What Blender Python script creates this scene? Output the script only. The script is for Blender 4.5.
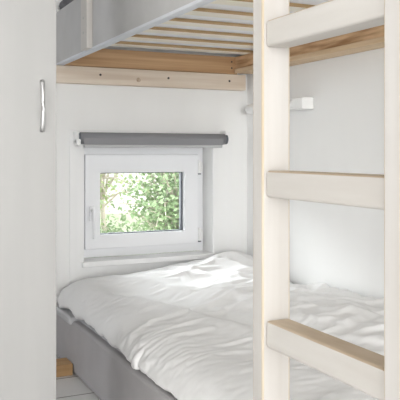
import bpy, bmesh, math, random
from mathutils import Vector, Matrix, noise

sc = bpy.context.scene
for o in list(bpy.data.objects):
    bpy.data.objects.remove(o)
COL = sc.collection
R = math.radians
ZC = 0.91                      # eye height above the floor

# ------------------------------------------------------------------ camera, sky, sun, exposure
cam_d = bpy.data.cameras.new('camera')
cam = bpy.data.objects.new('camera', cam_d)
COL.objects.link(cam)
cam.location = (0, 0, ZC)
cam.rotation_euler = (R(90), 0, -math.atan(340 / 714))
cam_d.sensor_width = 36
cam_d.lens = 714 / 400 * 36
cam_d.shift_y = -0.12
cam_d.clip_start = 0.02
sc.camera = cam

world = bpy.data.worlds.new('overcast_sky')
sc.world = world
world.use_nodes = True
bg = world.node_tree.nodes['Background']
bg.inputs[0].default_value = (0.93, 0.97, 1.0, 1)
bg.inputs[1].default_value = 1.7

sun_d = bpy.data.lights.new('sun', 'SUN')
sun_d.energy = 3.0
sun_d.angle = R(4)
sun_d.color = (1.0, 0.96, 0.9)
sun = bpy.data.objects.new('sun', sun_d)
COL.objects.link(sun)
sun.rotation_euler = Vector((-0.75, 0.55, -0.85)).to_track_quat('-Z', 'Y').to_euler()

def area(name, loc, target, sx, sy, watts, color=(1, 1, 1)):
    d = bpy.data.lights.new(name, 'AREA')
    d.shape = 'RECTANGLE'
    d.size, d.size_y, d.energy, d.color = sx, sy, watts, color
    o = bpy.data.objects.new(name, d)
    COL.objects.link(o)
    o.location = loc
    o.rotation_euler = (Vector(target) - Vector(loc)).to_track_quat('-Z', 'Y').to_euler()
    return o

# unseen fill lights added behind the camera and at the left wall, and the bright sky above the garden
area('added_front_fill', (-0.75, -5.9, 1.2), (0.5, 3.0, 0.9), 2.2, 2.1, 200, (1, 0.99, 0.975))  # added area light brightening the room from behind, no glazing is built
area('added_side_fill', (-1.85, 0.2, 1.15), (1.5, 1.9, 0.7), 1.8, 1.3, 38, (1, 0.99, 0.98))  # added fill for ladder and bed side, the left wall has no window
area('added_far_side_fill', (-1.85, 2.84, 1.15), (0.8, 2.88, 0.85), 0.55, 1.3, 10.5, (0.93, 0.95, 1.0))  # added fill behind the wardrobe for the left-facing bunk and bed sides
area('garden_sky_daylight', (0.6, 5.1, 1.65), (1.3, 3.2, 0.66), 2.0, 1.0, 240, (0.96, 0.98, 1.0))

sc.view_settings.view_transform = 'Standard'
sc.view_settings.look = 'None'
sc.view_settings.gamma = 1
sc.view_settings.use_curve_mapping = False
sc.view_settings.exposure = 0.05

# ------------------------------------------------------------------ materials
def new_mat(name, color, rough=0.6, metallic=0.0, spec=0.4):
    m = bpy.data.materials.new(name)
    m.use_nodes = True
    p = m.node_tree.nodes['Principled BSDF']
    p.inputs['Base Color'].default_value = (*color, 1)
    p.inputs['Roughness'].default_value = rough
    p.inputs['Metallic'].default_value = metallic
    p.inputs['Specular IOR Level'].default_value = spec
    return m

def nodes_of(m):
    return m.node_tree.nodes, m.node_tree.links, m.node_tree.nodes['Principled BSDF']

def mottled(name, c1, c2, rough, scale=(3, 3, 3), nscale=1.0, bump=0.0, bscale=200, detail=4, lo=0.35, hi=0.65, spec=0.4):
    """two close tones mixed by stretched noise, with an optional fine bump"""
    m = new_mat(name, c1, rough, 0, spec)
    N, L, p = nodes_of(m)
    tc = N.new('ShaderNodeTexCoord')
    mp = N.new('ShaderNodeMapping')
    mp.inputs['Scale'].default_value = scale
    L.new(tc.outputs['Object'], mp.inputs[0])
    nz = N.new('ShaderNodeTexNoise')
    nz.inputs['Scale'].default_value = nscale
    nz.inputs['Detail'].default_value = detail
    L.new(mp.outputs[0], nz.inputs['Vector'])
    rp = N.new('ShaderNodeValToRGB')
    rp.color_ramp.elements[0].position = lo
    rp.color_ramp.elements[1].position = hi
    rp.color_ramp.elements[0].color = (*c1, 1)
    rp.color_ramp.elements[1].color = (*c2, 1)
    L.new(nz.outputs[0], rp.inputs[0])
    L.new(rp.outputs[0], p.inputs['Base Color'])
    if bump:
        n2 = N.new('ShaderNodeTexNoise')
        n2.inputs['Scale'].default_value = bscale
        n2.inputs['Detail'].default_value = 2
        L.new(tc.outputs['Object'], n2.inputs['Vector'])
        b = N.new('ShaderNodeBump')
        b.inputs['Strength'].default_value = bump
        b.inputs['Distance'].default_value = 0.002
        L.new(n2.outputs[0], b.inputs['Height'])
        L.new(b.outputs[0], p.inputs['Normal'])
    return m

M = {}
M['wall'] = mottled('white_wall_paint', (0.87, 0.87, 0.86), (0.89, 0.89, 0.88), 0.55, (1, 1, 0.2), 6, 0.05, 60)
M['ceiling'] = new_mat('white_ceiling_paint', (0.82, 0.82, 0.81), 0.7)
M['trim'] = mottled('white_trim_paint', (0.87, 0.87, 0.865), (0.89, 0.89, 0.885), 0.4, (30, 30, 1), 1)
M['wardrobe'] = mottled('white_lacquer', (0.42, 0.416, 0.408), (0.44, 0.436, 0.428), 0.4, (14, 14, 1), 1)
M['upvc'] = new_mat('white_window_plastic', (0.90, 0.905, 0.925), 0.3)
M['gasket'] = new_mat('grey_gasket', (0.12, 0.13, 0.15), 0.6)
M['chrome'] = new_mat('brushed_metal', (0.62, 0.62, 0.62), 0.38, 1.0)
M['screw'] = new_mat('dark_screw', (0.06, 0.05, 0.045), 0.5)
M['zinc'] = new_mat('zinc_screw', (0.5, 0.5, 0.49), 0.4, 0.6)
M['raw_x'] = mottled('pale_raw_wood_along_x', (0.66, 0.545, 0.435), (0.78, 0.69, 0.585), 0.6, (1.5, 40, 40), 1.0)
M['brown_x'] = mottled('warm_raw_wood_along_x', (0.40, 0.23, 0.11), (0.68, 0.45, 0.26), 0.55, (1.3, 30, 48), 1.0, lo=0.3, hi=0.72)
M['brown_y'] = mottled('warm_raw_wood_along_y', (0.36, 0.19, 0.085), (0.72, 0.49, 0.29), 0.55, (40, 4.0, 40), 1.0, lo=0.36, hi=0.62)
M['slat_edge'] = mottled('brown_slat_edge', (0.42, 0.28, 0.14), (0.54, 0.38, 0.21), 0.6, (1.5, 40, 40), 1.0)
M['strip'] = mottled('light_brown_wood', (0.60, 0.43, 0.26), (0.75, 0.58, 0.40), 0.6, (40, 2.0, 40), 1.0)
M['slat'] = mottled('pale_slat_wood', (0.87, 0.80, 0.68), (0.90, 0.86, 0.77), 0.6, (1.5, 40, 40), 1.0)
M['lime_z'] = mottled('limewashed_wood_upright', (0.58, 0.55, 0.515), (0.66, 0.635, 0.61), 0.5, (22, 22, 1.3), 1.0, 0.05, 90, lo=0.3, hi=0.7)
M['lime_y'] = mottled('limewashed_wood_rung', (0.58, 0.545, 0.505), (0.67, 0.645, 0.61), 0.5, (20, 2.0, 20), 1.0, 0.05, 90, lo=0.3, hi=0.7)
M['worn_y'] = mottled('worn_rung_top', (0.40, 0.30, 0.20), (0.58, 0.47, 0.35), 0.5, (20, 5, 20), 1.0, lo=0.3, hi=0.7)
M['worn_z'] = mottled('worn_stile_edge', (0.58, 0.48, 0.34), (0.64, 0.57, 0.46), 0.5, (20, 20, 2), 1.0)
M['grey_fabric'] = mottled('grey_bed_fabric', (0.455, 0.44, 0.445), (0.49, 0.475, 0.48), 0.95, (8, 8, 8), 1, 0.25, 700, spec=0.1)
M['panel_fabric'] = mottled('light_grey_panel_fabric', (0.55, 0.545, 0.54), (0.59, 0.585, 0.58), 0.95, (8, 8, 8), 1, 0.2, 700, spec=0.1)
M['dark_fabric'] = mottled('dark_grey_wool', (0.16, 0.16, 0.17), (0.21, 0.21, 0.22), 1.0, (30, 30, 30), 1, 0.5, 300, spec=0.1)
M['hem'] = new_mat('pale_grey_piping', (0.72, 0.74, 0.78), 0.8)
M['white_cloth'] = mottled('white_cotton', (0.86, 0.855, 0.85), (0.88, 0.875, 0.87), 0.9, (5, 5, 5), 1, 0.35, 26, spec=0.15)
M['under'] = new_mat('white_mattress_ticking', (0.9, 0.9, 0.92), 0.9)
M['sheet'] = new_mat('pale_grey_sheet', (0.55, 0.55, 0.56), 0.9)
M['blind'] = new_mat('grey_blind_fabric', (0.26, 0.26, 0.275), 0.5)
M['bar'] = new_mat('pale_grey_bar', (0.50, 0.50, 0.51), 0.5)
M['white_plastic'] = new_mat('white_plastic', (0.89, 0.89, 0.88), 0.4)
M['cap'] = new_mat('light_grey_cap', (0.62, 0.62, 0.61), 0.4)
M['batten'] = mottled('brown_batten_wood', (0.36, 0.21, 0.09), (0.5, 0.31, 0.15), 0.6, (3, 30, 30), 1)
M['bark'] = mottled('bark', (0.40, 0.35, 0.29), (0.58, 0.52, 0.45), 0.9, (20, 20, 4), 1)
M['grass'] = mottled('lawn', (0.42, 0.50, 0.33), (0.62, 0.56, 0.50), 0.9, (1.2, 1.2, 1.2), 1)
M['render_wall'] = mottled('pale_render', (0.80, 0.78, 0.74), (0.84, 0.82, 0.80), 0.9, (1, 1, 1), 1)
M['timber'] = mottled('weathered_pinkish_timber', (0.62, 0.50, 0.42), (0.72, 0.62, 0.54), 0.8, (12, 12, 1), 1)

# floor: pale painted planks laid across the room
m = new_mat('pale_painted_planks', (0.6, 0.59, 0.57), 0.45)
N, L, p = nodes_of(m)
tc = N.new('ShaderNodeTexCoord')
br = N.new('ShaderNodeTexBrick')
br.offset = 0.37
br.inputs['Color1'].default_value = (0.76, 0.75, 0.735, 1)
br.inputs['Color2'].default_value = (0.71, 0.70, 0.685, 1)
br.inputs['Mortar'].default_value = (0.22, 0.20, 0.18, 1)
br.inputs['Scale'].default_value = 1.0
br.inputs['Mortar Size'].default_value = 0.004
br.inputs['Brick Width'].default_value = 2.4
br.inputs['Row Height'].default_value = 0.22
mp = N.new('ShaderNodeMapping')
mp.inputs['Location'].default_value = (0.3, 0.03, 0)
L.new(tc.outputs['Object'], mp.inputs[0])
L.new(mp.outputs[0], br.inputs['Vector'])
L.new(br.outputs['Color'], p.inputs['Base Color'])
M['floor'] = m

# leaves: translucent, several greens by leaf
def leaf_mat(name, c1, c2):
    m = bpy.data.materials.new(name)
    m.use_nodes = True
    N, L = m.node_tree.nodes, m.node_tree.links
    out = N['Material Output']
    p = N['Principled BSDF']
    p.inputs['Roughness'].default_value = 0.6
    g = N.new('ShaderNodeNewGeometry')
    rp = N.new('ShaderNodeValToRGB')
    rp.color_ramp.elements[0].color = (*c1, 1)
    rp.color_ramp.elements[1].color = (*c2, 1)
    L.new(g.outputs['Random Per Island'], rp.inputs[0])
    L.new(rp.outputs[0], p.inputs['Base Color'])
    t = N.new('ShaderNodeBsdfTranslucent')
    L.new(rp.outputs[0], t.inputs[0])
    mx = N.new('ShaderNodeMixShader')
    mx.inputs[0].default_value = 0.4
    L.new(p.outputs[0], mx.inputs[1])
    L.new(t.outputs[0], mx.inputs[2])
    L.new(mx.outputs[0], out.inputs[0])
    return m
M['leaf'] = leaf_mat('shrub_leaves', (0.20, 0.30, 0.14), (0.42, 0.52, 0.33))
M['leaf_pale'] = leaf_mat('pale_leaves', (0.34, 0.44, 0.18), (0.58, 0.66, 0.38))

m = bpy.data.materials.new('window_glass')
m.use_nodes = True
N, L = m.node_tree.nodes, m.node_tree.links
N.remove(N['Principled BSDF'])
tr = N.new('ShaderNodeBsdfTransparent')
tr.inputs[0].default_value = (0.97, 0.985, 0.98, 1)
gl = N.new('ShaderNodeBsdfGlossy')
gl.inputs['Roughness'].default_value = 0.02
fr = N.new('ShaderNodeFresnel')
fr.inputs[0].default_value = 1.45
mx = N.new('ShaderNodeMixShader')
L.new(fr.outputs[0], mx.inputs[0])
L.new(tr.outputs[0], mx.inputs[1])
L.new(gl.outputs[0], mx.inputs[2])
L.new(mx.outputs[0], N['Material Output'].inputs[0])
M['glass'] = m

# ------------------------------------------------------------------ mesh helpers
def link(name, bm, mat, parent=None, smooth=False, loc=None, mats=None):
    me = bpy.data.meshes.new(name)
    bmesh.ops.recalc_face_normals(bm, faces=bm.faces)
    bm.to_mesh(me)
    bm.free()
    for mm in (mats or [mat]):
        me.materials.append(mm)
    if smooth:
        me.polygons.foreach_set('use_smooth', [True] * len(me.polygons))
    o = bpy.data.objects.new(name, me)
    COL.objects.link(o)
    if parent:
        o.parent = parent
    if loc:
        o.location = loc
    return o

def add_box(bm, x0, x1, y0, y1, z0, z1, bev=0.0, seg=2):
    g = bmesh.ops.create_cube(bm, size=1)
    vs = g['verts']
    for v in vs:
        v.co = Vector(((x0 + x1) / 2 + v.co.x * (x1 - x0), (y0 + y1) / 2 + v.co.y * (y1 - y0), (z0 + z1) / 2 + v.co.z * (z1 - z0)))
    if bev:
        es = list({e for v in vs for e in v.link_edges})
        bmesh.ops.bevel(bm, geom=es, offset=bev, segments=seg, profile=0.5, affect='EDGES')

def box_bm(*a, **k):
    bm = bmesh.new()
    add_box(bm, *a, **k)
    return bm

def add_tube(bm, pts, r, n=14, caps=True):
    """round tube along pts; r is a number or a list"""
    pts = [Vector(q) for q in pts]
    rings = []
    for i, q in enumerate(pts):
        d = (pts[min(i + 1, len(pts) - 1)] - pts[max(i - 1, 0)]).normalized()
        a = d.cross(Vector((0, 0, 1)))
        if a.length < 1e-3:
            a = d.cross(Vector((1, 0, 0)))
        a.normalize()
        b = d.cross(a)
        rr = r[i] if isinstance(r, (list, tuple)) else r
        rings.append([bm.verts.new(q + (a * math.cos(2 * math.pi * k / n) + b * math.sin(2 * math.pi * k / n)) * rr) for k in range(n)])
    for A, B in zip(rings, rings[1:]):
        for k in range(n):
            bm.faces.new((A[k], A[(k + 1) % n], B[(k + 1) % n], B[k]))
    if caps:
        bm.faces.new(rings[0])
        bm.faces.new(rings[-1])

def tube_bm(pts, r, n=14, caps=True):
    bm = bmesh.new()
    add_tube(bm, pts, r, n, caps)
    return bm

def frame_bm(x0, x1, z0, z1, y0, y1, wl, wr, wb, wt, bev=0.003):
    """a rectangular frame in the XZ plane"""
    bm = bmesh.new()
    out = [(x0, z0), (x1, z0), (x1, z1), (x0, z1)]
    inn = [(x0 + wl, z0 + wb), (x1 - wr, z0 + wb), (x1 - wr, z1 - wt), (x0 + wl, z1 - wt)]
    V = {}
    for k, y in enumerate((y0, y1)):
        for j, ring in enumerate((out, inn)):
            V[k, j] = [bm.verts.new((x, y, z)) for x, z in ring]
    for i in range(4):
        n = (i + 1) % 4
        bm.faces.new((V[0, 0][i], V[0, 0][n], V[0, 1][n], V[0, 1][i]))
        bm.faces.new((V[1, 0][i], V[1, 1][i], V[1, 1][n], V[1, 0][n]))
        bm.faces.new((V[0, 0][i], V[1, 0][i], V[1, 0][n], V[0, 0][n]))
        bm.faces.new((V[0, 1][i], V[0, 1][n], V[1, 1][n], V[1, 1][i]))
    if bev:
        bmesh.ops.bevel(bm, geom=list(bm.edges), offset=bev, segments=2, profile=0.5, affect='EDGES')
    return bm

def thing(name, label, cat, loc=(0, 0, 0), group=None):
    o = bpy.data.objects.new(name, None)
    o.empty_display_size = 0.1
    COL.objects.link(o)
    o.location = loc
    return tag(o, label, cat, group)

def tag(o, label, cat, group=None):
    o['label'] = label
    o['category'] = cat
    if group:
        o['group'] = group
    return o

def struct(name, bm, mat, label=None, cat=None, **k):
    o = link(name, bm, mat, **k)
    o['kind'] = 'structure'
    if label:
        o['label'] = label
        o['category'] = cat
    return o

def part(name, bm, mat, parent, label=None, smooth=False, mats=None):
    """part mesh given in world coordinates, stored relative to its thing"""
    off = Vector((0, 0, 0))
    q = parent
    while q:
        off += q.location
        q = q.parent
    for v in bm.verts:
        v.co -= off
    o = link(name, bm, mat, parent, smooth, mats=mats)
    if label:
        o['label'] = label
    return o

# ------------------------------------------------------------------ the room
XR, YB, YF, XL, ZT = 1.78, 3.18, -6.0, -1.9, 2.32
WX0, WX1, WZ0, WZ1 = 0.925, 1.578, ZC - 0.515, ZC + 0.022      # window opening
struct('floor', box_bm(XL - 0.1, XR + 0.1, YF, YB + 0.14, -0.06, 0.0), M['floor'], 'pale painted plank floor beside the low bed', 'floor')
struct('ceiling', box_bm(XL - 0.1, XR + 0.1, YF, YB + 0.14, ZT, ZT + 0.06), M['ceiling'], 'white ceiling above the upper bunk', 'ceiling')
struct('wall_right', box_bm(XR, XR + 0.1, YF, YB + 0.14, 0, ZT), M['wall'], 'white side wall behind the ladder', 'wall')
struct('wall_left', box_bm(XL - 0.1, XL, YF, YB + 0.14, 0, ZT), M['wall'], 'white side wall beyond the wardrobe', 'wall')
struct('wall_back', frame_bm(XL, XR, 0, ZT, YB, YB + 0.14, WX0 - XL, XR - WX1, WZ0, ZT - WZ1, bev=0), M['wall'], 'white end wall with the small window', 'wall')
# flat casing panel around the window, a few millimetres proud of the wall
CX0, CX1, CZ1 = 0.858, 1.692, ZC + 0.10
struct('trim_1', frame_bm(CX0, CX1, 0.0, CZ1, YB - 0.005, YB + 0.001, WX0 - CX0, CX1 - WX1, WZ0, CZ1 - WZ1, bev=0.0015), M['trim'], 'white flat casing board around the small window', 'trim')
# raised bead along the right edge of the opening
struct('trim_2', box_bm(WX1, WX1 + 0.013, YB - 0.016, YB - 0.006, WZ0, CZ1 - 0.08, bev=0.003), M['trim'], 'narrow white bead along the right edge of the window opening', 'trim')

# ------------------------------------------------------------------ window
win = bpy.data.objects.new('window_1', None)
COL.objects.link(win)
win.location = (WX0, YB, WZ0)
win['kind'] = 'structure'
win['label'] = 'small white casement window with green garden behind it'
win['category'] = 'window'
FY = YB + 0.095
part('window_frame', frame_bm(WX0, WX1, WZ0 + 0.014, WZ1, FY + 0.005, FY + 0.06, 0.05, 0.05, 0.055, 0.04), M['upvc'], win)
SX0, SX1, SZ0, SZ1 = 0.954, 1.543, ZC - 0.460, ZC - 0.012
sash = part('sash', frame_bm(SX0, SX1, SZ0, SZ1, FY - 0.018, FY + 0.035, 0.074, 0.078, 0.066, 0.087, bev=0.004), M['upvc'], win)
GX0, GX1, GZ0, GZ1 = SX0 + 0.074, SX1 - 0.078, SZ0 + 0.066, SZ1 - 0.087
part('gasket', frame_bm(GX0 - 0.001, GX1 + 0.001, GZ0 - 0.001, GZ1 + 0.001, FY + 0.006, FY + 0.03, 0.006, 0.009, 0.005, 0.005, bev=0), M['gasket'], sash, 'dark grey rubber seal')
part('pane', box_bm(GX0 + 0.004, GX1 - 0.004, FY + 0.014, FY + 0.018, GZ0 + 0.003, GZ1 - 0.003), M['glass'], win)
hb = bmesh.new()
add_box(hb, 0.972, 1.000, FY - 0.027, FY - 0.017, ZC - 0.325, ZC - 0.255, 0.004)
add_tube(hb, [(0.986, FY - 0.02, ZC - 0.275), (0.986, FY - 0.055, ZC - 0.275)], 0.009)
add_tube(hb, [(0.986, FY - 0.052, ZC - 0.268), (0.986, FY - 0.058, ZC - 0.31), (0.987, FY - 0.058, ZC - 0.405)], [0.011, 0.010, 0.008])
part('handle', hb, M['upvc'], win)
for hz in (ZC - 0.075, ZC - 0.415):
    h = bmesh.new()
    add_tube(h, [(SX1 + 0.004, FY - 0.021, hz - 0.032), (SX1 + 0.004, FY - 0.021, hz + 0.032)], 0.0085)
    add_box(h, SX1 + 0.004, SX1 + 0.024, FY - 0.02, FY + 0.004, hz - 0.022, hz + 0.022, 0.002)
    part('hinge', h, M['white_plastic'], win)
    part('hinge_pin', tube_bm([(SX1 + 0.004, FY - 0.021, hz - 0.038), (SX1 + 0.004, FY - 0.021, hz - 0.033)], 0.0085), M['gasket'], win)
part('sill', box_bm(WX0 - 0.012, WX1 + 0.012, YB - 0.026, FY + 0.006, WZ0 - 0.012, WZ0 + 0.014, bev=0.004), M['trim'], win)

# ------------------------------------------------------------------ roller blind above the window
BY, BZ = YB - 0.050, ZC + 0.0625
rb = thing('roller_blind', 'grey roller blind rolled up above the small window', 'blind', (0.89, BY, BZ))
part('roll', tube_bm([(0.892, BY, BZ), (1.622, BY, BZ)], 0.0265, 28), M['blind'], rb, smooth=False)
for f in rb.children[0].data.polygons:
    f.use_smooth = len(f.vertices) == 4
part('fabric_drop', box_bm(0.905, 1.60, BY - 0.0268, BY - 0.0255, BZ - 0.030, BZ), M['blind'], rb)
part('bottom_bar', box_bm(0.903, 1.598, BY - 0.031, BY - 0.020, BZ - 0.041, BZ - 0.029, bev=0.003), M['bar'], rb, 'pale grey bar')
b = bmesh.new()
add_box(b, 0.872, 0.888, BY - 0.012, YB - 0.006, BZ - 0.022, BZ + 0.030, 0.002)
add_box(b, 0.872, 0.890, BY - 0.028, BY + 0.02, BZ - 0.034, BZ - 0.004, 0.006)
part('bracket', b, M['white_plastic'], rb, 'white bracket with a rounded hook')
b = bmesh.new()
add_box(b, 1.624, 1.640, BY - 0.012, YB - 0.006, BZ - 0.02, BZ + 0.040, 0.002)
part('bracket', b, M['white_plastic'], rb, 'white bracket')
part('end_cap', tube_bm([(1.620, BY, BZ), (1.634, BY, BZ)], 0.0245, 20), M['gasket'], rb, 'dark end cap')
part('end_cap', tube_bm([(0.884, BY, BZ), (0.893, BY, BZ)], 0.0245, 20), M['gasket'], rb, 'dark end cap')
part('pin', tube_bm([(1.633, BY, BZ), (1.640, BY, BZ)], 0.012, 12), M['white_plastic'], rb)

# ------------------------------------------------------------------ wardrobe with its door
WD = 2.0
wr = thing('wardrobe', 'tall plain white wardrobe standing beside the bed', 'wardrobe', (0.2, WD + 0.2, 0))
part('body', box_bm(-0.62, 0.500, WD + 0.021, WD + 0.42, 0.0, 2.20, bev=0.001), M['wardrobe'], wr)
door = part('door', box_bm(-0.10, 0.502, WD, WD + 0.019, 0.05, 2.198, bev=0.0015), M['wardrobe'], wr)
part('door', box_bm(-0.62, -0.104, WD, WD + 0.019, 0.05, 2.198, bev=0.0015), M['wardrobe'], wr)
hp = []
for i in range(17):
    t = i / 16
    hp.append((0.461, WD - 0.003 - 0.014 * math.sin(math.pi * t) ** 0.6, ZC + 0.058 + 0.142 * t))
hb = bmesh.new()
add_tube(hb, hp, [0.0055 - 0.0010 * math.sin(math.pi * i / 16) for i in range(17)], 14)
for v in hb.verts:
    v.co.x = 0.461 + (v.co.x - 0.461) * 1.15
part('handle', hb, M['chrome'], door, 'curved brushed metal handle', smooth=True)

# ------------------------------------------------------------------ raw wood batten on the floor
tag(link('floor_batten', box_bm(0.30, 0.784, 2.85, 2.95, 0.0, 0.047, bev=0.003), M['batten']), 'raw brown wooden batten lying on the floor beside the bed end', 'batten')

# ------------------------------------------------------------------ lower bed
BX0, BX1, BYA, BYB = 0.788, 1.765, 0.96, 3.155
bed = thing('bed', 'low grey fabric bed under the white duvet', 'bed', ((BX0 + BX1) / 2, 2.05, 0))
part('base', box_bm(BX0, BX1, BYA, BYB, 0.004, 0.214, bev=0.014, seg=3), M['grey_fabric'], bed)
part('fitted_sheet', box_bm(BX0 + 0.03, BX1 - 0.004, BYA + 0.012, BYB - 0.006, 0.206, 0.226, bev=0.008, seg=3), M['sheet'], bed, 'pale grey sheet')
part('sheet_corner', box_bm(BX0 - 0.012, BX0 + 0.06, 2.88, 3.12, 0.196, 0.2285, bev=0.010, seg=3), M['sheet'], bed, 'loose corner of the pale grey sheet')

# ------------------------------------------------------------------ duvet
def sstep(a, b, x):
    t = min(1.0, max(0.0, (x - a) / (b - a)))
    return t * t * (3 - 2 * t)

def fill_height(x, y):
    """top of the soft filling the cover lies on"""
    z = 0.319 + 0.012 * math.sin((x - 0.8) / 0.98 * math.pi)
    z += 0.012 * sstep(2.6, 3.0, y) * sstep(1.35, 1.1, x)
    z += 0.055 * math.exp(-((x - 1.62) / 0.13) ** 2 - ((y - 3.04) / 0.15) ** 2)     # the pillow in the far corner
    z += 0.02 * noise.noise(Vector((x * 3.0, y * 2.5, 0.3)))
    z += 0.012 * noise.noise(Vector((x * 7.0, y * 6.0, 4.3)))
    z -= 0.03 * sstep(1.45, 1.75, x) * math.exp(-((y - 2.55) / 0.25) ** 2)
    xc = 0.93 + 0.28 * (2.95 - y)                                                 # a soft trough down the bed
    z -= 0.028 * math.exp(-((x - xc) / 0.06) ** 2) * sstep(3.05, 2.7, y) * sstep(1.3, 1.9, y)
    k = sstep(1.05, 1.35, x) * sstep(1.2, 1.7, y)                                   # crumpled towards wall and window
    for ang, f1, f2, seed, amp in ((-28, 2.4, 10, 4.1, 0.024), (-65, 1.8, 8, 7.7, 0.020), (12, 3.5, 15, 12.3, 0.017)):
        c, s = math.cos(R(ang)), math.sin(R(ang))
        p, q = x * c + y * s, -x * s + y * c
        z += amp * (k * 0.9 + 0.1) * max(0.0, 1 - abs(noise.noise(Vector((p * f1, q * f2, seed)))) * 2.6)
    z += 0.022 * sstep(1.62, 1.75, x) * sstep(2.75, 2.45, y)
    for ax, ay, bx, by, w, h in ((0.87, 2.98, 1.16, 1.75, 0.035, 0.02), (1.02, 3.06, 1.42, 2.1, 0.03, 0.018), (1.25, 2.85, 1.52, 3.0, 0.03, 0.02),
                                 (1.35, 2.6, 1.6, 2.85, 0.03, 0.02), (1.2, 3.1, 1.45, 2.95, 0.03, 0.015)):
        dx, dy = bx - ax, by - ay
        t = min(1.0, max(0.0, ((x - ax) * dx + (y - ay) * dy) / (dx * dx + dy * dy)))
        d = math.hypot(x - ax - dx * t, y - ay - dy * t)
        z += h * math.exp(-(d / w) ** 2) * (1 - abs(2 * t - 1) ** 3)
    for e in (min(1, max(0, (x - 0.81) / 0.11)), min(1, max(0, (3.16 - y) / 0.09))):
        z = 0.215 + (z - 0.215) * math.sqrt(max(0.0, 1 - (1 - e) ** 2))
    return z

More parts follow.
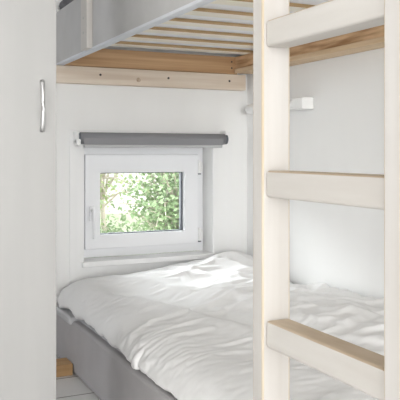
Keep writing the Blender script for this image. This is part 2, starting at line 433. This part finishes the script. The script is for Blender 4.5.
def build_duvet():
    """drape a sheet of cloth over the filling, then tuck its hem and close it underneath"""
    tmp = []
    def collider(me, friction):
        o = bpy.data.objects.new('drape_form', me)
        COL.objects.link(o)
        o.modifiers.new('collision', 'COLLISION')
        o.collision.thickness_outer = 0.006
        o.collision.thickness_inner = 0.05
        o.collision.cloth_friction = friction
        tmp.append(o)
    bm = bmesh.new()
    nx, ny = 110, 250
    g = []
    for j in range(ny + 1):
        y = 0.7 + 2.47 * j / ny
        g.append([bm.verts.new((0.81 + 1.09 * i / nx, y, fill_height(0.81 + 1.09 * i / nx, y))) for i in range(nx + 1)])
    for A, B in zip(g, g[1:]):
        for i in range(nx):
            bm.faces.new((A[i], A[i + 1], B[i + 1], B[i]))
    for line in ([r[0] for r in g], g[-1]):
        low = [bm.verts.new((v.co.x, v.co.y, 0)) for v in line]
        for k in range(len(line) - 1):
            bm.faces.new((line[k], line[k + 1], low[k + 1], low[k]))
    bmesh.ops.recalc_face_normals(bm, faces=bm.faces)
    me = bpy.data.meshes.new('drape_form')
    bm.to_mesh(me)
    bm.free()
    if sum(f.normal.z > 0 for f in me.polygons) < len(me.polygons) / 2:
        me.flip_normals()
    collider(me, 8)
    for co in ([(1.775, 0.3, 0), (1.775, 0.3, 1.2), (1.775, 3.4, 1.2), (1.775, 3.4, 0)], [(0.3, 3.168, 0), (2, 3.168, 0), (2, 3.168, 1.2), (0.3, 3.168, 1.2)]):
        me = bpy.data.meshes.new('drape_form')
        me.from_pydata(co, [], [(0, 1, 2, 3)])
        collider(me, 1)
    cols, rows = 90, 200
    x0, x1, y0, y1 = 0.745, 1.768, 0.90, 3.16
    co, fa = [], []
    for j in range(rows + 1):
        for i in range(cols + 1):
            x, y = x0 + (x1 - x0) * i / cols, y0 + (y1 - y0) * j / rows
            co.append((x, y, 0.47 + 0.02 * noise.noise(Vector((x * 6, y * 5, 2))) + 0.01 * noise.noise(Vector((x * 14, y * 17, 9)))))
            if i < cols and j < rows:
                a = j * (cols + 1) + i
                fa.append((a, a + 1, a + cols + 2, a + cols + 1))
    me = bpy.data.meshes.new('drape_cloth')
    me.from_pydata(co, [], fa)
    cl = bpy.data.objects.new('drape_cloth', me)
    COL.objects.link(cl)
    tmp.append(cl)
    md = cl.modifiers.new('cloth', 'CLOTH')
    q = md.settings
    q.quality, q.mass, q.air_damping = 5, 0.12, 1.5
    q.tension_stiffness = q.compression_stiffness = 25
    q.shear_stiffness, q.bending_stiffness = 12, 1.5
    q.tension_damping = q.compression_damping = 8
    q.shear_damping, q.bending_damping = 6, 0.5
    q.shrink_min = -0.05
    c = md.collision_settings
    c.collision_quality, c.distance_min, c.friction = 2, 0.004, 6
    c.use_self_collision = False
    md.point_cache.frame_start, md.point_cache.frame_end = 1, 30
    for f in range(1, 31):
        sc.frame_set(f)
    ev = cl.evaluated_get(bpy.context.evaluated_depsgraph_get())
    mm = ev.to_mesh()
    P = [v.co.copy() for v in mm.vertices]
    ev.to_mesh_clear()
    for o in tmp:
        me = o.data
        bpy.data.objects.remove(o)
        bpy.data.meshes.remove(me)
    sc.frame_set(1)

    W = cols + 1
    G = [P[j * W:(j + 1) * W] for j in range(rows + 1)]
    YA, YE, XE = 0.985, 3.152, 1.766
    front, back = [v.y for v in G[0]], [v.y for v in G[-1]]
    for line in G:
        xr = line[-1].x
        for i, v in enumerate(line):
            v.x += (XE - xr) * (min(1, max(0, (v.x - 1.2) / (xr - 1.2))) ** 2)
            if v.y < 1.45:
                v.y = 1.45 - (1.45 - YA) * min(1, (1.45 - v.y) / (1.45 - front[i]))
            elif v.y > 2.7:
                v.y = 2.7 + (YE - 2.7) * min(1, (v.y - 2.7) / (back[i] - 2.7))
            for d, w, low in ((v.y - YA, 0.09, 0.35), (YE - v.y, 0.05, 0.35), (XE - v.x, 0.035, 0.7)):
                e = min(1, max(0, d / w))
                if v.z > 0.24:
                    v.z = 0.24 + (v.z - 0.24) * (low + (1 - low) * math.sqrt(1 - (1 - e) ** 2))
            v.x -= 0.020 * (1 - sstep(0.80, 0.98, v.x)) * sstep(1.3, 1.55, v.y)
            hem = 0.226 + 0.022 * sstep(1.9, 2.5, v.y) + 0.016 * noise.noise(Vector((v.y * 9, 0, 3))) + 0.008 * noise.noise(Vector((v.y * 24, 0, 6)))
            if v.x < 0.9 and v.z < hem:
                over = hem - v.z
                v.z = hem - min(over, 0.012) * 0.5 - max(over - 0.02, 0) * 0.3
                v.x += min(over, 0.12) * 0.9
            v.x = max(v.x, 0.7905 - 0.018 * sstep(1.31, 1.5, v.y))
            v.z = max(v.z, 0.231)
    bm = bmesh.new()
    net = [[bm.verts.new(v) for v in line] for line in G]
    for A, B in zip(net, net[1:]):
        for i in range(cols):
            bm.faces.new((A[i], A[i + 1], B[i + 1], B[i]))
    bot = []
    for vs in net:
        y = vs[0].co.y
        bot.append((vs[0], bm.verts.new((max(vs[0].co.x + 0.01, 0.86), y, 0.2295)), bm.verts.new((XE, y, 0.2295)), vs[-1]))
    for A, B in zip(bot, bot[1:]):
        for i in range(3):
            bm.faces.new((A[i], B[i], B[i + 1], A[i + 1]))
    for k in (0, -1):
        bm.faces.new(list(net[k]) + [bot[k][2], bot[k][1]])
    return bm

duvet = tag(link('duvet', build_duvet(), M['white_cloth'], smooth=True), 'rumpled white duvet spread over the low grey bed', 'duvet')
ms = duvet.modifiers.new('smooth', 'SUBSURF')
ms.levels = ms.render_levels = 1

# ------------------------------------------------------------------ upper bunk
bunk = thing('upper_bunk', 'wooden upper bunk with slats and light grey fabric side', 'bunk bed', (1.28, 2.05, ZC + 0.39))
Z0 = ZC + 0.386
ZS = ZC + 0.475
panel = part('side_panel', box_bm(0.795, 0.822, 0.90, 3.175, ZC + 0.394, ZC + 0.627, bev=0.004), M['panel_fabric'], bunk, 'light grey fabric panel')
part('piping', box_bm(0.792, 0.822, 0.90, 3.175, ZC + 0.3865, ZC + 0.3975, bev=0.003), M['hem'], panel)
part('side_panel_rail', box_bm(0.823, 0.86, 0.92, 3.13, ZC + 0.432, ZS), M['brown_y'], bunk)
led = part('wall_ledger', box_bm(0.70, 1.748, YB - 0.044, YB - 0.001, ZC + 0.309, Z0, bev=0.002), M['raw_x'], bunk, 'pale raw wood ledger screwed to the wall')
eb = part('end_board', box_bm(0.824, 1.704, YB - 0.036, YB - 0.004, Z0 + 0.002, ZS - 0.001, bev=0.002), M['brown_x'], bunk, 'warm brown end board')
sb = part('side_beam', box_bm(1.692, XR - 0.001, 0.92, YB - 0.006, Z0 + 0.0265, ZS - 0.0005, bev=0.002), M['brown_y'], bunk, 'warm brown beam along the wall')
def disc_on_y(bm, x, y, z, r):
    add_tube(bm, [(x, y, z), (x, y - 0.002, z)], r, 10)
for (x, z) in ((0.99, 0.352), (1.327, 0.352), (1.655, 0.352)):
    bm = bmesh.new(); disc_on_y(bm, x, YB - 0.0435, ZC + z, 0.0055)
    part('screw', bm, M['screw'], led)
for (x, z) in ((1.672, 0.449), (1.672, 0.418)):
    bm = bmesh.new(); disc_on_y(bm, x, YB - 0.0355, ZC + z, 0.0045)
    part('screw', bm, M['screw'], eb)
bm = bmesh.new(); disc_on_y(bm, 1.175, YB - 0.0432, ZC + 0.337, 0.011)
part('knot', bm, mottled('wood_knot', (0.42, 0.30, 0.20), (0.58, 0.46, 0.35), 0.6, (90, 90, 90), 1), led)
y = 2.99 + 0.172 * 1.17 * 0
slat_me = None
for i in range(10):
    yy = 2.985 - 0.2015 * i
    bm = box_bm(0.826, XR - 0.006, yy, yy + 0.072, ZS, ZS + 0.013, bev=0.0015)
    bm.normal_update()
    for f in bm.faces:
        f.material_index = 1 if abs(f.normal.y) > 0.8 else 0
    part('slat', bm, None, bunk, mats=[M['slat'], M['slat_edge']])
part('mattress', box_bm(0.826, XR - 0.006, 0.93, YB - 0.01, ZS + 0.0135, ZS + 0.152, bev=0.02, seg=3), M['under'], bunk, 'white mattress underside')
post = part('guard_post', box_bm(0.771, 0.7945, 2.612, 2.692, ZC + 0.392, ZC + 1.02, bev=0.002), M['lime_z'], bunk, 'whitewashed guard post')
for z in (0.455, 0.512):
    bm = bmesh.new()
    add_tube(bm, [(0.7715, 2.655, ZC + z), (0.7695, 2.655, ZC + z)], 0.0055, 10)
    part('screw', bm, M['zinc'], post)
part('guard_post', box_bm(0.771, 0.7945, 1.35, 1.43, ZC + 0.392, ZC + 1.02, bev=0.002), M['lime_z'], bunk, 'whitewashed guard post')
part('guard_rail', box_bm(0.797, 0.819, 0.93, 3.13, ZC + 0.90, ZC + 1.0, bev=0.003), M['lime_y'], bunk)

part('cleat', box_bm(1.682, XR - 0.001, 0.92, YB - 0.046, Z0 + 0.006, Z0 + 0.026, bev=0.002), M['strip'], bunk, 'pale strip along the wall beam')
# dark folded blanket lying along the edge of the upper bunk
bm = bmesh.new()
npt = 40
prof = [(0.0, 0.0), (-0.018, 0.006), (-0.026, 0.022), (-0.022, 0.04), (-0.006, 0.050), (0.06, 0.052), (0.16, 0.050), (0.20, 0.03), (0.19, 0.0)]
rings = []
for i in range(npt + 1):
    yy = 2.52 + 0.63 * i / npt
    w = 0.006 * noise.noise(Vector((yy * 7, 0, 2)))
    rings.append([bm.verts.new((0.828 + a + w, yy, ZC + 0.6285 + b_ * (1 + 0.12 * noise.noise(Vector((yy * 5, a * 9, 1)))))) for a, b_ in prof])
for A, B in zip(rings, rings[1:]):
    for k in range(len(prof)):
        n = (k + 1) % len(prof)
        bm.faces.new((A[k], A[n], B[n], B[k]))
bm.faces.new(rings[0]); bm.faces.new(rings[-1])
tag(link('blanket', bm, M['dark_fabric'], smooth=True), 'dark grey folded blanket on the edge of the upper bunk', 'blanket')

# ------------------------------------------------------------------ ladder
LX0, LX1 = 0.720, 0.785
lad = thing('ladder', 'whitewashed wooden bunk ladder standing against the bed side', 'ladder', (0.75, 1.04, 0))
def stile(y0, y1):
    bm = box_bm(LX0, LX1, y0, y1, 0.0, 2.05, bev=0.004, seg=3)
    bm.normal_update()
    for f in bm.faces:
        f.material_index = 1 if max(abs(f.normal.x), abs(f.normal.y)) < 0.97 and abs(f.normal.z) < 0.5 else 0
    return part('stile', bm, None, lad, mats=[M['lime_z'], M['worn_z']])
stile(1.2243, 1.2640)
stile(0.823, 0.8626)
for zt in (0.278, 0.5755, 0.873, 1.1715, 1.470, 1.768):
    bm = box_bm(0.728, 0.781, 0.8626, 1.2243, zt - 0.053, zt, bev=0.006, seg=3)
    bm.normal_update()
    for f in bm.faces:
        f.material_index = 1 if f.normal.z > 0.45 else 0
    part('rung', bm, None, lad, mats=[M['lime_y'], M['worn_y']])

# ------------------------------------------------------------------ white tube lamp on the side wall
wl = thing('wall_lamp', 'slim white tube lamp on the side wall behind the ladder', 'lamp', (XR, 2.85, ZC + 0.21))
LX, LZ = XR - 0.040, ZC + 0.212
ends = [(LX, 3.105, LZ), (LX, 3.100, LZ), (LX, 3.09, LZ), (LX, 3.07, LZ), (LX, 2.68, LZ), (LX, 2.665, LZ)]
part('tube', tube_bm(ends, [0.008, 0.016, 0.021, 0.023, 0.023, 0.021], 20), M['white_plastic'], wl, smooth=True)
part('end_cap', box_bm(LX - 0.022, XR - 0.001, 2.585, 2.672, LZ - 0.026, LZ + 0.026, bev=0.006, seg=3), M['white_plastic'], wl, 'square white end cap')
part('bracket', box_bm(LX + 0.005, XR - 0.001, 2.98, 3.03, LZ - 0.012, LZ + 0.012, bev=0.002), M['white_plastic'], wl)

# ------------------------------------------------------------------ outside the window
rng = random.Random(7)
g = struct('ground', box_bm(-8, 18, YB + 0.16, 16, -0.45, -0.35), M['grass'], 'pale sunlit lawn outside the window', 'ground')
struct('garden_wall', box_bm(-8, 18, 14.0, 14.2, -0.35, 3.6), M['render_wall'], 'pale rendered garden wall behind the shrub', 'wall')

def add_leaf(bm, c, size, rng):
    d = Vector((rng.uniform(-1, 1), rng.uniform(-1, 1), rng.uniform(-0.9, 0.4))).normalized()
    up = Vector((rng.uniform(-0.7, 0.7), rng.uniform(-1.0, 0.3), rng.uniform(0.2, 1))).normalized()
    s = d.cross(up)
    if s.length < 0.1:
        return
    s.normalize()
    n = s.cross(d)
    L_, W_ = size, size * 0.27
    P = [c, c + d * L_ * 0.35 + s * W_ + n * W_ * 0.3, c + d * L_ * 0.7 + s * W_ * 0.75 + n * W_ * 0.2, c + d * L_ - n * W_ * 0.4,
         c + d * L_ * 0.7 - s * W_ * 0.75 + n * W_ * 0.2, c + d * L_ * 0.35 - s * W_ + n * W_ * 0.3]
    V = [bm.verts.new(q) for q in P]
    mid = bm.verts.new(c + d * L_ * 0.55)
    for k in range(6):
        bm.faces.new((V[k], V[(k + 1) % 6], mid))

def plant(root, centre, radii, n, size, mat, nb, rng, trunk_r):
    bm = bmesh.new()
    cx, cy, cz = centre
    brs = bmesh.new()
    tips = []
    add_tube(brs, [(cx, cy, -0.35), (cx + 0.03, cy, -0.05), (cx - 0.02, cy + 0.02, cz)], [trunk_r, trunk_r * 0.85, trunk_r * 0.6], 9)
    for k in range(nb):
        while True:
            q = Vector((rng.uniform(-1, 1), rng.uniform(-1, 1), rng.uniform(-1, 1)))
            if 0.3 < q.length < 1:
                break
        tip = Vector((cx + q.x * radii[0], cy + q.y * radii[1], cz + q.z * radii[2]))
        start = Vector((cx, cy, cz - radii[2] * rng.uniform(0.1, 0.7)))
        mid = start.lerp(tip, 0.5) + Vector((rng.uniform(-.08, .08), rng.uniform(-.08, .08), 0.06))
        add_tube(brs, [start, mid, tip], [trunk_r * 0.4, trunk_r * 0.25, 0.004], 6)
        tips.append((start, mid, tip))
    for k in range(n):
        s_, m_, t_ = rng.choice(tips)
        u = rng.uniform(0.25, 1.08)
        c = s_.lerp(m_, u * 2) if u < 0.5 else m_.lerp(t_, u * 2 - 1)
        c = c + Vector((rng.gauss(0, 0.10), rng.gauss(0, 0.10), rng.gauss(0, 0.08)))
        add_leaf(bm, c, size * rng.uniform(0.7, 1.3), rng)
    part('branches', brs, M['bark'], root)
    part('foliage', bm, mat, root)

sh = thing('shrub', 'leafy green shrub filling the view outside the window', 'shrub', (2.58, 5.9, -0.35))
plant(sh, (2.58, 5.9, 0.55), (0.56, 0.45, 0.85), 5200, 0.047, M['leaf'], 90, rng, 0.03)
tr = thing('tree', 'slim tree with pale sparse leaves left of the shrub', 'tree', (2.42, 7.6, -0.35))
plant(tr, (2.42, 7.6, 0.7), (0.6, 0.35, 0.65), 420, 0.055, M['leaf_pale'], 26, rng, 0.035)
lo = thing('low_shrub', 'low green shrub on the lawn in front of the slim tree', 'shrub', (2.22, 6.8, -0.35))
plant(lo, (2.22, 6.8, 0.0), (0.42, 0.26, 0.26), 900, 0.05, M['leaf'], 40, rng, 0.02)
